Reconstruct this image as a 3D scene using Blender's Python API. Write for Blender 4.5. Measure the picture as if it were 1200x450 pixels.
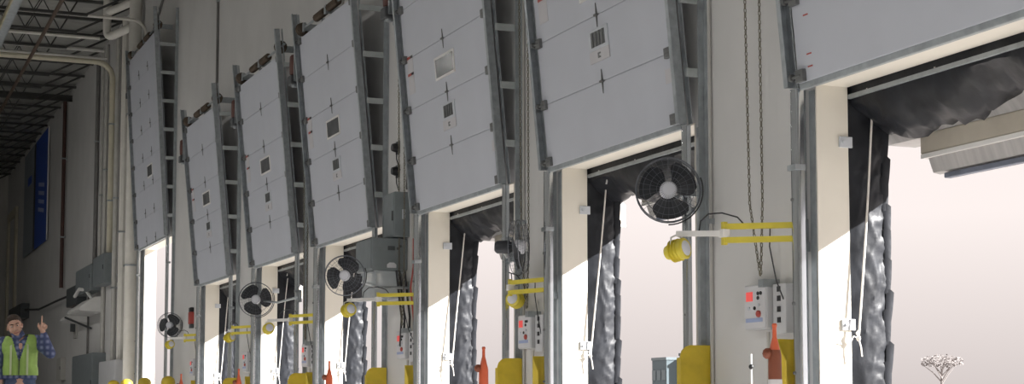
import bpy, bmesh, math, random
from mathutils import Vector, Matrix, Euler, noise
random.seed(7)
for o in list(bpy.data.objects): bpy.data.objects.remove(o)
S = bpy.context.scene
COL = S.collection

# ------------------------------------------------------------------ camera
W = 6.49                                   # inner face of the dock wall (X)
cam = bpy.data.cameras.new('camera'); CAM = bpy.data.objects.new('camera', cam); COL.objects.link(CAM)
F_PX, CY_PX = 1900.0, 320.0
cam.sensor_width = 36.0; cam.sensor_fit = 'HORIZONTAL'; cam.lens = 36.0 * F_PX / 1200.0
cam.shift_y = (CY_PX - 225.0) / 1200.0
cam.clip_end = 2000
CAM.location = (0, 0, 0.72)
CAM.rotation_euler = (math.radians(90 + 4.664), 0, math.radians(-22.535))
S.camera = CAM

# ------------------------------------------------------------------ world, sun, exposure
wd = bpy.data.worlds.new('hazy_sky'); S.world = wd; wd.use_nodes = True
nt = wd.node_tree; nt.nodes.clear()
out = nt.nodes.new('ShaderNodeOutputWorld'); bg = nt.nodes.new('ShaderNodeBackground')
tc = nt.nodes.new('ShaderNodeTexCoord'); sx = nt.nodes.new('ShaderNodeSeparateXYZ'); cr = nt.nodes.new('ShaderNodeValToRGB')
nt.links.new(tc.outputs['Generated'], sx.inputs[0]); nt.links.new(sx.outputs['Z'], cr.inputs[0])
cr.color_ramp.elements[0].position = 0.0; cr.color_ramp.elements[0].color = (0.65, 0.585, 0.57, 1)
cr.color_ramp.elements[1].position = 0.115; cr.color_ramp.elements[1].color = (1.0, 0.905, 0.875, 1)
nt.links.new(cr.outputs[0], bg.inputs[0]); bg.inputs[1].default_value = 1.0
nt.links.new(bg.outputs[0], out.inputs[0])
SUN_DIR = Vector((-1.0, 0.75, -0.6)).normalized()
sun = bpy.data.lights.new('sun', 'SUN'); sun.energy = 22.0; sun.color = (1.0, 0.975, 0.95); sun.angle = math.radians(0.9)
SUN = bpy.data.objects.new('sun', sun); COL.objects.link(SUN); SUN.location = (40, -25, 30)
SUN.rotation_euler = SUN_DIR.to_track_quat('-Z', 'Y').to_euler()
vs = S.view_settings
vs.view_transform = 'Standard'; vs.look = 'None'; vs.gamma = 1.0; vs.use_curve_mapping = False; vs.exposure = 0.0
FILL_LAMP_W = 350.0

# ------------------------------------------------------------------ materials
M = {}
def mat(name, col, rough=0.6, metal=0.0, var=0.06, scale=6.0, bump=0.0, bscale=40.0, spec=0.5, emit=0.0, alpha=None, stretch=None):
    m = bpy.data.materials.new(name); m.use_nodes = True
    t = m.node_tree; b = t.nodes['Principled BSDF']
    tx = t.nodes.new('ShaderNodeTexCoord'); src = tx.outputs['Object']
    if stretch:
        mp = t.nodes.new('ShaderNodeMapping'); mp.inputs['Scale'].default_value = stretch
        t.links.new(src, mp.inputs[0]); src = mp.outputs[0]
    if var > 0:
        n = t.nodes.new('ShaderNodeTexNoise'); n.inputs['Scale'].default_value = scale; n.inputs['Detail'].default_value = 6
        r = t.nodes.new('ShaderNodeValToRGB')
        lo = [max(0, c * (1 - var * 1.6)) for c in col]; hi = [min(1, c * (1 + var)) for c in col]
        r.color_ramp.elements[0].position = .3; r.color_ramp.elements[1].position = .7
        r.color_ramp.elements[0].color = (*lo, 1); r.color_ramp.elements[1].color = (*hi, 1)
        t.links.new(src, n.inputs['Vector']); t.links.new(n.outputs['Fac'], r.inputs[0])
        t.links.new(r.outputs[0], b.inputs['Base Color'])
    else:
        b.inputs['Base Color'].default_value = (*col, 1)
    b.inputs['Roughness'].default_value = rough; b.inputs['Metallic'].default_value = metal
    b.inputs['Specular IOR Level'].default_value = spec
    if bump > 0:
        n2 = t.nodes.new('ShaderNodeTexNoise'); n2.inputs['Scale'].default_value = bscale; n2.inputs['Detail'].default_value = 4
        bp = t.nodes.new('ShaderNodeBump'); bp.inputs['Strength'].default_value = bump; bp.inputs['Distance'].default_value = 0.01
        t.links.new(src, n2.inputs['Vector']); t.links.new(n2.outputs['Fac'], bp.inputs['Height']); t.links.new(bp.outputs[0], b.inputs['Normal'])
    if emit > 0:
        b.inputs['Emission Color'].default_value = (*col, 1); b.inputs['Emission Strength'].default_value = emit
    if alpha is not None:
        b.inputs['Alpha'].default_value = alpha
    M[name] = m; return m
mat('wall', (.62, .615, .605), .75, var=.035, scale=1.2, bump=.06, bscale=60)
mat('wall_dim', (.50, .49, .46), .8, var=.05, scale=1.0)
mat('jamb', (.80, .765, .68), .6, var=.02, scale=2)
mat('floor', (.60, .595, .59), .4, var=.08, scale=.8, bump=.03)
mat('deck', (.34, .34, .32), .7, var=.12, scale=2)
mat('joist', (.05, .05, .048), .6, var=.1)
mat('ground', (.36, .335, .32), .9, var=.06, scale=.3)
mat('door', (.535, .555, .61), .5, var=.025, scale=1.5, bump=.02, bscale=90)
mat('door_dark', (.10, .105, .11), .6, var=.1)
mat('galv', (.40, .43, .45), .42, metal=.75, var=.12, scale=14)
mat('galv_shiny', (.70, .74, .78), .16, metal=.95, var=.10, scale=3, stretch=(6, 6, .6))
mat('galv_flat', (.36, .39, .405), .55, metal=.3, var=.12, scale=10)
mat('steel_dark', (.09, .095, .10), .5, metal=.5, var=.15)
mat('rung', (.45, .48, .48), .5, metal=.3, var=.08)
mat('spring', (.10, .075, .055), .6, metal=.4, var=.2)
mat('motor_red', (.11, .04, .03), .5, var=.15)
mat('vinyl', (.022, .024, .029), .40, var=.25, scale=5, bump=.35, bscale=11, spec=.25)
mat('rope', (.72, .69, .65), .8, var=.05)
mat('white', (.78, .77, .75), .55, var=.03)
mat('white_metal', (.74, .73, .71), .4, var=.03)
mat('plate_grey', (.55, .58, .62), .5, var=.05)
mat('sticker', (.56, .55, .57), .6, var=.02)
mat('red', (.42, .07, .055), .5, var=.08)
mat('glass_dark', (.15, .155, .16), .15, var=.15, scale=3)
mat('hinge', (.17, .175, .175), .5, metal=.5, var=.2)
mat('yellow', (.62, .46, .035), .45, var=.08, scale=8)
mat('yellow_arm', (.66, .55, .06), .42, var=.06, scale=8)
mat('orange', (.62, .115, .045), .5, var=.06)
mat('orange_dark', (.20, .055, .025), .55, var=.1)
mat('band', (.60, .58, .58), .35, var=.05)
mat('black', (.015, .016, .018), .45, var=.2)
mat('fan_black', (.02, .022, .028), .38, var=.2)
mat('fan_wire', (.14, .15, .17), .4, metal=.5, var=.1)
mat('fan_hub', (.62, .63, .68), .45, var=.02)
mat('motor', (.035, .037, .045), .5, var=.1)
mat('panel_box', (.52, .525, .54), .5, var=.03)
mat('panel_face', (.60, .60, .62), .45, var=.03)
mat('display', (.85, .10, .09), .4, var=0, emit=.35)
mat('blue_label', (.33, .40, .60), .5, var=.05)
mat('elec', (.19, .215, .225), .5, var=.06)
mat('elec_dark', (.07, .08, .085), .5, var=.1)
mat('clear_bin', (.62, .66, .68), .25, var=.02, alpha=.55)
mat('chain', (.17, .155, .12), .45, metal=.8, var=.2, scale=30)
mat('cable', (.03, .03, .035), .6, var=.1)
mat('conduit', (.50, .49, .46), .5, metal=.2, var=.06)
mat('conduit_dark', (.16, .155, .15), .6, var=.1)
mat('pipe_white', (.68, .66, .61), .55, var=.04)
mat('pipe_cream', (.58, .54, .42), .55, var=.06)
mat('pipe_red', (.07, .028, .022), .55, var=.1)
mat('pipe_brown', (.07, .045, .03), .6, var=.15)
mat('tray', (.42, .38, .24), .55, var=.2, scale=3)
mat('banner_blue', (.025, .085, .42), .6, var=.08)
mat('banner_grey', (.27, .30, .34), .6, var=.06)
mat('banner_text', (.32, .38, .62), .6, var=.04)
mat('amber', (.55, .22, .10), .4, var=0, emit=.03)
mat('awning_cream', (.62, .57, .48), .7, var=.04)
mat('awning_grey', (.40, .39, .385), .7, var=.1, scale=5, stretch=(1, 4, .3))
mat('awning_dark', (.15, .17, .22), .6, var=.15)
mat('far_block_hazed', (.085, .115, .13), .8, var=.04, scale=.2)  # blue-grey of distance haze mixed into the building colour
mat('far_pane_hazed', (.11, .14, .155), .6, var=.04)  # window and parapet tone, also tinted to imitate haze
mat('bark_hazed', (.21, .19, .185), .9, var=.05)  # bark greyed in its colour to imitate haze
mat('leaf_hazed', (.21, .19, .185), .9, var=.08)  # foliage colour greyed in place of haze in the air
mat('skin', (.60, .36, .27), .55, var=.06, scale=9)
mat('hair', (.05, .032, .022), .6, var=.25, scale=60)
mat('jeans', (.075, .11, .20), .8, var=.15, scale=30)
mat('lens', (1.0, .95, .88), .4, var=0, emit=6.0)  # glow for the diffusers of the added fill lamps
mat('lips', (.40, .16, .13), .5, var=.05)
mat('eye_white', (.7, .68, .66), .3, var=0)
mat('shoe', (.05, .045, .04), .6, var=.1)

def plaid():
    m = bpy.data.materials.new('plaid'); m.use_nodes = True; t = m.node_tree; b = t.nodes['Principled BSDF']
    tx = t.nodes.new('ShaderNodeTexCoord'); cols = []
    for d, sc in (('X', 30), ('Z', 30)):
        wv = t.nodes.new('ShaderNodeTexWave'); wv.bands_direction = d; wv.inputs['Scale'].default_value = sc / 6.0; wv.inputs['Distortion'].default_value = 1.0
        t.links.new(tx.outputs['Object'], wv.inputs['Vector']); cols.append(wv)
    mx = t.nodes.new('ShaderNodeMath'); mx.operation = 'MULTIPLY'
    t.links.new(cols[0].outputs['Fac'], mx.inputs[0]); t.links.new(cols[1].outputs['Fac'], mx.inputs[1])
    r = t.nodes.new('ShaderNodeValToRGB'); r.color_ramp.elements[0].color = (.055, .075, .17, 1); r.color_ramp.elements[1].color = (.24, .27, .42, 1)
    t.links.new(mx.outputs[0], r.inputs[0]); t.links.new(r.outputs[0], b.inputs['Base Color']); b.inputs['Roughness'].default_value = .85
    M['plaid'] = m
plaid()
mat('vest', (.34, .52, .13), .7, var=.10, scale=10)
mat('vest_tape', (.52, .60, .36), .5, var=.05)
mat('vest_trim', (.05, .06, .05), .7, var=.05)

# ------------------------------------------------------------------ mesh helpers
class MB:
    def __init__(s): s.v = []; s.f = []
    def add(s, vs, fs):
        k = len(s.v); s.v += [tuple(p) for p in vs]; s.f += [tuple(i + k for i in f) for f in fs]; return s
    def box(s, x0, x1, y0, y1, z0, z1, c=0.0):
        if c <= 0:
            vs = [(x, y, z) for x in (x0, x1) for y in (y0, y1) for z in (z0, z1)]
            return s.add(vs, [(0, 1, 3, 2), (4, 6, 7, 5), (0, 4, 5, 1), (2, 3, 7, 6), (0, 2, 6, 4), (1, 5, 7, 3)])
        bm = bmesh.new(); bmesh.ops.create_cube(bm, size=1)
        bmesh.ops.scale(bm, vec=(x1 - x0, y1 - y0, z1 - z0), verts=bm.verts)
        bmesh.ops.translate(bm, vec=((x0 + x1) / 2, (y0 + y1) / 2, (z0 + z1) / 2), verts=bm.verts)
        bmesh.ops.bevel(bm, geom=bm.edges[:], offset=c, segments=2, affect='EDGES', profile=.5)
        return s.bm(bm)
    def bm(s, bm):
        bm.verts.index_update()
        s.add([v.co[:] for v in bm.verts], [[v.index for v in f.verts] for f in bm.faces]); bm.free(); return s
    def bar(s, p, q, w, h, up=(0, 0, 1)):
        p, q = Vector(p), Vector(q); d = (q - p).normalized(); u = Vector(up)
        if abs(d.dot(u)) > .98: u = Vector((0, 1, 0))
        a = d.cross(u).normalized(); b = a.cross(d).normalized()
        vs = [e + a * i * w / 2 + b * j * h / 2 for e in (p, q) for i, j in ((-1, -1), (1, -1), (1, 1), (-1, 1))]
        return s.add(vs, [(0, 1, 2, 3), (7, 6, 5, 4), (0, 4, 5, 1), (1, 5, 6, 2), (2, 6, 7, 3), (3, 7, 4, 0)])
    def tube(s, pts, r, n=8, closed=False, cap=True):
        pts = [Vector(p) for p in pts]; N = len(pts); rs = r if isinstance(r, (list, tuple)) else [r] * N
        vs = []; fs = []; ref = None
        for i, p in enumerate(pts):
            if closed: d = pts[(i + 1) % N] - pts[i - 1]
            else: d = pts[min(i + 1, N - 1)] - pts[max(i - 1, 0)]
            d.normalize()
            if ref is None:
                ref = d.cross(Vector((0, 0, 1)))
                if ref.length < .05: ref = d.cross(Vector((1, 0, 0)))
            ref = (ref - d * ref.dot(d)).normalized(); b = d.cross(ref)
            for k in range(n):
                a = 2 * math.pi * k / n; vs.append(p + (ref * math.cos(a) + b * math.sin(a)) * rs[i])
        for i in range(N if closed else N - 1):
            for k in range(n):
                j = (i + 1) % N
                fs.append((i * n + k, i * n + (k + 1) % n, j * n + (k + 1) % n, j * n + k))
        if cap and not closed:
            fs.append(tuple(range(n - 1, -1, -1))); fs.append(tuple((N - 1) * n + k for k in range(n)))
        return s.add(vs, fs)
    def lathe(s, prof, n=16, mtx=None):                       # profile of (radius, height) about local Z
        vs = []; fs = []
        for r, z in prof:
            for k in range(n):
                a = 2 * math.pi * k / n; vs.append(Vector((r * math.cos(a), r * math.sin(a), z)))
        for i in range(len(prof) - 1):
            for k in range(n): fs.append((i * n + k, i * n + (k + 1) % n, (i + 1) * n + (k + 1) % n, (i + 1) * n + k))
        fs.append(tuple(range(n - 1, -1, -1))); fs.append(tuple((len(prof) - 1) * n + k for k in range(n)))
        if mtx is not None: vs = [mtx @ v for v in vs]
        return s.add(vs, fs)
    def prism(s, poly, axis, a0, a1):                         # polygon in the two other axes, extruded along axis
        def P(u, v, a):
            return {'x': (a, u, v), 'y': (u, a, v), 'z': (u, v, a)}[axis]
        n = len(poly)
        vs = [P(u, v, a0) for u, v in poly] + [P(u, v, a1) for u, v in poly]
        fs = [tuple(range(n - 1, -1, -1)), tuple(range(n, 2 * n))] + [(i, (i + 1) % n, n + (i + 1) % n, n + i) for i in range(n)]
        return s.add(vs, fs)
    def ball(s, c, r, n=10, sc=(1, 1, 1)):
        bm = bmesh.new(); bmesh.ops.create_uvsphere(bm, u_segments=n, v_segments=max(5, n // 2 + 1), radius=1)
        r = (r * sc[0], r * sc[1], r * sc[2])
        for v in bm.verts: v.co = Vector((v.co.x * r[0] + c[0], v.co.y * r[1] + c[1], v.co.z * r[2] + c[2]))
        return s.bm(bm)
    def mesh(s, name, smooth=False):
        me = bpy.data.meshes.new(name); me.from_pydata(s.v, [], s.f)
        bm = bmesh.new(); bm.from_mesh(me); bmesh.ops.recalc_face_normals(bm, faces=bm.faces); bm.to_mesh(me); bm.free()
        if smooth:
            for p in me.polygons: p.use_smooth = True
            me.update()
            try: me.set_sharp_from_angle(angle=math.radians(40))
            except Exception: pass
        return me
CACHE = {}
def part(name, m, parent, fn, key=None, smooth=False, label=None, loc=None, rot=None):
    if key is not None and key in CACHE: me = CACHE[key]
    else:
        b = MB(); fn(b); me = b.mesh(name, smooth); me.materials.append(M[m])
        if key is not None: CACHE[key] = me
    o = bpy.data.objects.new(name, me); COL.objects.link(o)
    if parent is not None: o.parent = parent
    if loc is not None: o.location = loc
    if rot is not None: o.rotation_euler = rot
    if label: o['label'] = label
    return o
def tag(o, label, cat, group=None, kind=None):
    o['label'] = label; o['category'] = cat
    if group: o['group'] = group
    if kind: o['kind'] = kind
    return o
def thing(name, label, cat, loc=(0, 0, 0), rot=(0, 0, 0), group=None):
    o = bpy.data.objects.new(name, None); COL.objects.link(o); o.empty_display_size = .1
    o.location = loc; o.rotation_euler = rot
    return tag(o, label, cat, group)
def struct(name, m, fn, label, cat, smooth=False):
    o = part(name, m, None, fn, smooth=smooth); return tag(o, label, cat, kind='structure')
def arc(c, r, a0, a1, n, f):
    return [f(c, r, a0 + (a1 - a0) * i / n) for i in range(n + 1)]

# ------------------------------------------------------------------ room shell
FAR = [9.89, 14.36, 18.25, 22.70, 26.54, 31.03]          # far jamb of each dock, from the camera outwards
OW, OH, WT = 2.68, 3.05, 0.26                            # dock opening width, height, wall thickness
BIG0, BIG1, BIGH = 34.50, 37.85, 4.33                    # tall drive-in opening
Y0, Y1, XL, ZC = -14.0, 72.0, -17.0, 10.55
holes = [(f - OW, f, OH) for f in (-2.31, 1.56, 6.01)] + [(f - OW, f, OH) for f in FAR] + [(BIG0, BIG1, BIGH)]
def wall_fn(b):
    y = Y0
    for a, c, h in holes:
        b.box(W, W + WT, y, a, -1.3, ZC + .3); b.box(W, W + WT, a, c, h, ZC + .3); b.box(W, W + WT, a, c, -1.3, 0); y = c
    b.box(W, W + WT, y, Y1, -1.3, ZC + .3)
struct('wall_right', 'wall', wall_fn, 'long cream concrete dock wall with a row of loading openings', 'wall')
struct('wall_left', 'wall_dim', lambda b: b.box(XL - .2, XL, Y0, Y1, 0, ZC), 'plain wall on the far side of the hall', 'wall')
struct('wall_back', 'wall_dim', lambda b: b.box(XL - .2, W, Y0 - .2, Y0, 0, ZC), 'plain end wall behind the viewpoint', 'wall')
struct('wall_front', 'wall_dim', lambda b: b.box(XL - .2, W, Y1, Y1 + .2, 0, ZC), 'dim end wall at the far end of the hall', 'wall')
struct('floor', 'floor', lambda b: b.box(XL, W + WT, Y0, Y1, -.3, 0), 'smooth pale concrete warehouse floor', 'floor')
struct('ceiling', 'deck', lambda b: b.box(XL - .2, W + WT, Y0 - .2, Y1 + .2, ZC, ZC + .3), 'dark metal roof deck above the joists', 'ceiling')
struct('ground', 'ground', lambda b: b.box(W + WT, 600, -400, 900, -1.6, -1.3), 'pale paved yard outside the dock doors', 'ground')

def jamb_liner(k, y0, y1, h, where):
    r = thing('trim_%d' % k, 'cream painted liner of ' + where, 'trim', (W, y1, 0)); r['kind'] = 'structure'; w = y1 - y0; e = .012
    part('jamb_board', 'jamb', r, lambda b: b.box(-.004, WT + .004, -e, 0, 0, h), key=('jb', h))
    part('jamb_board', 'jamb', r, lambda b: b.box(-.004, WT + .004, -w, -w + e, 0, h), key=('jb2', h, round(w, 2)))
    part('head_board', 'jamb', r, lambda b: b.box(-.004, WT + .004, -w + e, -e, h - e, h), key=('hb', h, round(w, 2)))
ORD = ['the rightmost dock', 'the second dock from the right', 'the third dock from the right', 'the fourth dock from the right',
       'the fifth dock from the right', 'the sixth dock from the right']
for k, f in enumerate(FAR): jamb_liner(k + 1, f - OW, f, OH, 'the opening of ' + ORD[k])
jamb_liner(7, BIG0, BIG1, BIGH, 'the tall opening farthest along the wall')

# ------------------------------------------------------------------ sectional doors
LEAN = math.atan(.095); XB, ZB = -.10, 3.035
def dock_door(k, where, loc, wy0, wy1, nsec, sh, lean, kind='dock'):
    r = thing('dock_door', 'raised grey sectional door over ' + where, 'door', loc, (0, -lean, 0), 'raised sectional dock doors')
    cy = (wy0 + wy1) / 2; th = .05
    for i in range(nsec):
        part('door_section', 'door', r, lambda b: b.box(-th, 0, wy0, wy1, .002, sh - .002, .006), key=('sec', kind), loc=(0, 0, i * sh))
    part('section_core', 'door', r, lambda b: b.box(-th + .012, -.006, wy0 + .01, wy1 - .01, 0, nsec * sh), key=('core', kind))
    part('bottom_seal', 'galv_flat', r, lambda b: b.box(-th + .004, 0, wy0, wy1, -.045, .004, .008), key=('bseal', kind))
    def star(b):
        P = []
        for j in range(8):
            a = math.pi / 4 * j; rr = [(.035, .11)[j % 4 == 2], .022][j % 2] if j % 2 == 0 else .018
            if j % 4 == 0: rr = .055
            elif j % 4 == 2: rr = .11
            P.append((math.cos(a) * rr, math.sin(a) * rr))
        b.prism(P, 'x', -th - .008, -th + .002); b.tube([(-th - .012, -.03, 0), (-th - .012, .03, 0)], .012, 6)
    if kind == 'dock':
        for i in range(1, nsec): part('center_hinge', 'hinge', r, star, key='star', loc=(0, cy, i * sh))
        w = part('door_window', 'white_metal', r, lambda b: (b.box(-th - .012, -th + .004, -.31, .31, -.13, -.105), b.box(-th - .012, -th + .004, -.31, .31, .105, .13),
                 b.box(-th - .012, -th + .004, -.31, -.285, -.105, .105), b.box(-th - .012, -th + .004, .285, .31, -.105, .105)), key='dwin', loc=(0, cy, 2.5 * sh))
        part('pane', 'glass_dark', w, lambda b: b.box(-th - .006, -th + .004, -.285, .285, -.105, .105), key='dpane')
        p = part('lock_plate', 'plate_grey', r, lambda b: b.box(-th - .01, -th + .002, -.20, .20, -.02, .17, .003), key='dplate', loc=(0, cy, 1.52 * sh))
        part('louver', 'glass_dark', p, lambda b: b.box(-th - .013, -th - .008, -.14, .14, .01, .145), key='dlouv')
        for j in range(4): part('louver_slat', 'hinge', p, lambda b: b.box(-th - .018, -th - .008, -.012, .012, .01, .145), key='dslat', loc=(0, -.105 + .07 * j, 0))
        s = part('label_sheet', 'sticker', p, lambda b: b.box(-th - .009, -th + .001, -.20, .20, -.13, -.021), key='dlab')
        part('printed_mark', 'hinge', s, lambda b: (b.box(-th - .0105, -th - .008, -.03, .03, -.065, -.05), b.box(-th - .0105, -th - .008, .0, .03, -.085, -.065),
             b.box(-th - .0105, -th - .008, -.03, .03, -.10, -.085)), key='dmark')
        zs = [.10, .19, .47] if k == 0 else [2.62 * sh, 2.95 * sh]
        for j, z in enumerate(zs):
            if k == 0:
                part('warning_sticker', 'red', r, lambda b: b.box(-th - .003, -th + .001, -.03, .03, -.005, .005), key='rst0', loc=(0, wy1 - .17, z))
            else:
                st = part('warning_sticker', 'sticker', r, lambda b: b.box(-th - .003, -th + .001, -.10, .10, -.20, .06), key='wst', loc=(0, wy1 - .20, z))
                part('red_stripe', 'red', st, lambda b: b.box(-th - .005, -th - .002, -.02, .10, .02, .05), key='rst')
                part('black_stripe', 'black', st, lambda b: b.box(-th - .005, -th - .002, -.10, -.02, .02, .05), key='bst')
        part('pull_label', 'sticker', r, lambda b: b.box(-th - .003, -th + .001, wy0 + .05, wy0 + .17, .36, .48), key='pl')
    else:
        for i in range(nsec):
            for yy in (-.55, .55):
                part('center_hinge', 'hinge', r, star, key='star', loc=(0, cy + yy, (i + .12) * sh))
        w = part('door_window', 'white_metal', r, lambda b: b.box(-th - .012, -th + .004, -.30, .30, -.14, .14), key='bwin', loc=(0, cy - .25, 2.5 * sh))
        part('pane', 'glass_dark', w, lambda b: b.box(-th - .016, -th - .01, -.26, .26, -.11, .11), key='bpane')
    def bracket(b):
        b.box(-th - .035, -th + .004, -.07, .03, -.045, .045, .006); b.tube([(-th - .03, -.04, 0), (-th - .03, .09, 0)], .011, 8)
        b.lathe([(.028, -.014), (.03, 0), (.028, .014)], 10, Matrix.Translation((-th - .03, .075, 0)) @ Matrix.Rotation(math.pi / 2, 4, 'X'))
    def bracket_n(b):
        bracket(b); b.v = [(x, -y, z) for x, y, z in b.v]
    for i in range(nsec + 1):
        z = min(max(i * sh, .05), nsec * sh - .05)
        part('roller_bracket', 'hinge', r, bracket, key='rbr', loc=(0, wy1 - .04, z))
        part('roller_bracket', 'hinge', r, bracket_n, key='rbn', loc=(0, wy0 + .04, z))
    return r
DY0, DY1 = -OW - .01, -.01
for k, f in enumerate(FAR):
    dock_door(k, ORD[k], (W + XB, f, ZB), DY0, DY1, 5, .605, LEAN)
dock_door(9, 'the tall far opening', (W + XB, BIG1, BIGH + .0), -(BIG1 - BIG0) - .10, .10, 7, .63, math.atan(.065), 'big')

# ------------------------------------------------------------------ door tracks
def door_track(where, side, loc, yo, sgn, lean_t, zb, height, tall_key, low=True):
    """one side: inclined channel, wall angle, rungs, lower track.  yo: offset of the door edge, sgn: direction away from the opening"""
    r = thing('door_track', 'galvanised door track with rungs, %s side of %s' % (side, where), 'door track', loc, group='door tracks')
    x0 = XB - .075; top = height
    def X(z): return x0 - max(0, z - zb) * lean_t
    K = (tall_key, sgn)
    def chan(b):
        p, q = Vector((X(zb - .02), yo + sgn * .07, zb - .02)), Vector((X(top), yo + sgn * .07, top))
        b.bar(p + Vector((0, sgn * .025, 0)), q + Vector((0, sgn * .025, 0)), .008, .075, (1, 0, 0))
        for d in (-.035, .035): b.bar(p + Vector((d, 0, 0)), q + Vector((d, 0, 0)), .05, .008, (1, 0, 0))
        b.bar(p + Vector((.07, sgn * .03, 0)), q + Vector((.07, sgn * .03, 0)), .06, .008, (1, 0, 0))
    part('inclined_channel', 'galv', r, chan, key=('chan',) + K)
    def ang(b):
        b.box(-.06, 0, yo + sgn * .15 - .004, yo + sgn * .15 + .004, 0, top); b.box(-.008, 0, min(yo + sgn * .15, yo + sgn * .20), max(yo + sgn * .15, yo + sgn * .20), 0, top)
    part('wall_angle', 'galv_flat', r, ang, key=('ang',) + K)
    n = int((top - zb) / .61)
    for i in range(n):
        z = zb + .40 + i * .61
        part('rung', 'rung', r, lambda b: b.box(X(z) + .05, -.063, yo + sgn * .125, yo + sgn * .15, z - .035, z + .035), key=('rung', i) + K)
    def low_fn(b):
        # rounded lower track standing on the floor
        c = (XB - .015, yo + sgn * .085) if sgn > 0 else (XB - .040, yo + sgn * .075); rt = .047 if sgn > 0 else .034
        P = []
        for i in range(13):
            a = math.pi * (.5 + i / 12.0); P.append((c[0] + rt * math.cos(a), c[1] + rt * math.sin(a)))
        P += [(c[0] + .03, c[1] - rt), (c[0] + .03, c[1] + rt)]
        b.prism(P, 'z', 0, zb - .03)
    part('lower_track', 'galv_shiny', r, low_fn, key=('low',) + K, smooth=True)
    part('jamb_angle', 'galv_flat', r, lambda b: (b.box(-.008, 0, min(yo + sgn * .02, yo + sgn * .09), max(yo + sgn * .02, yo + sgn * .09), 0, zb - .03)), key=('jang',) + K)
    for z in ((.95, 1.45, 2.2) if low else ()):
        part('bolt', 'hinge', r, lambda b: b.lathe([(.012, -.006), (.012, .006)], 8, Matrix.Translation((XB - .066, yo + sgn * .085, 0)) @ Matrix.Rotation(math.pi / 2, 4, 'Y')), key=('bolt',) + K, loc=(0, 0, z))
    part('splice_plate', 'galv', r, lambda b: b.box(XB - .068, XB + .02, yo + sgn * .03, yo + sgn * .14, zb - .62, zb - .58), key=('spl',) + K)
    return r
TL = .095
for k, f in enumerate(FAR):
    door_track(ORD[k], 'far', (W, f, 0), DY1, 1, TL, ZB, 6.42, 'd')
    door_track(ORD[k], 'near', (W, f, 0), DY0, -1, TL, ZB, 6.42, 'd')
door_track('the tall far opening', 'far', (W, BIG1, 0), .10, 1, .065, BIGH, 9.0, 'b')
door_track('the tall far opening', 'near', (W, BIG1, 0), -(BIG1 - BIG0) - .10, -1, .065, BIGH, 9.2, 'b')

# ------------------------------------------------------------------ counterbalance shafts and operators (where the photo shows them)
def spring_shaft(where, loc, y0, y1, key):
    r = thing('spring_shaft', 'brown torsion spring shaft above the door of ' + where, 'spring shaft', loc, group='torsion spring shafts')
    part('shaft', 'galv', r, lambda b: b.tube([(0, y0 - .2, 0), (0, y1 + .25, 0)], .016, 8), key=('sh', key))
    for j, (a, c) in enumerate(((.30, .46), (.54, .70))):
        def coil(b):
            ya, yb = y0 + (y1 - y0) * a, y0 + (y1 - y0) * c; n = 26
            prof = [(.048 + .010 * (i % 2), ya + (yb - ya) * i / (n * 2)) for i in range(n * 2 + 1)]
            b.lathe(prof, 10, Matrix.Rotation(-math.pi / 2, 4, 'X'))
        part('spring', 'spring', r, coil, key=('coil', j, key))
    for yy in (y0 + .02, y1 - .08):
        part('drum', 'spring', r, lambda b: b.lathe([(.05, -.04), (.09, -.03), (.075, 0), (.085, .03), (.10, .04), (.10, .05)], 14, Matrix.Rotation(-math.pi / 2, 4, 'X')), key='drum', loc=(0, yy, 0))
    for yy in (y0 + (y1 - y0) * .5, y0 + .16, y1 - .2):
        part('bearing_bracket', 'galv', r, lambda b: (b.box(-.03, .34, -.012, .012, -.05, .05), b.box(-.03, -.0, -.05, .05, -.06, .06)), key='bbr', loc=(0, yy, 0))
for k in range(2, 6):
    spring_shaft(ORD[k], (W + XB - .095 * 3.18, FAR[k], ZB + 3.14), DY0, DY1, 'd')
spring_shaft('the tall far opening', (W + XB - .065 * 4.5, BIG1, BIGH + 4.52), -3.4, 0, 'b')
def operator(where, loc):
    r = thing('door_operator', 'dark red door operator motor beside the track top of ' + where, 'motor', loc, group='door operator motors')
    part('motor_body', 'motor_red', r, lambda b: b.lathe([(.05, -.15), (.075, -.13), (.08, 0), (.075, .13), (.05, .16)], 12), key='opm', smooth=True)
    part('gearbox', 'steel_dark', r, lambda b: b.box(-.08, .09, -.09, .09, -.29, -.15, .015), key='opg')
    part('end_cap', 'galv', r, lambda b: b.lathe([(.045, -.32), (.05, -.29)], 10), key='opc')
    part('mount_plate', 'galv', r, lambda b: (b.box(.085, .11, -.10, .12, -.33, .22), b.box(.11, .36, -.02, .02, -.1, -.04), b.box(-.04, .1, -.14, -.09, -.25, .2)), key='opp')
    def loop(b): b.tube([(0, .06 * math.cos(a), .27 + .09 * math.sin(a)) for a in [math.pi * i / 6 - .5 for i in range(9)]], .008, 5)
    part('cable_loop', 'cable', r, loop, key='opl')
for k in range(2, 6): operator(ORD[k], (W - .40, FAR[k] + .36, 5.72))
operator('the tall far opening', (W - .36, BIG1 + .40, 8.2))

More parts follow.
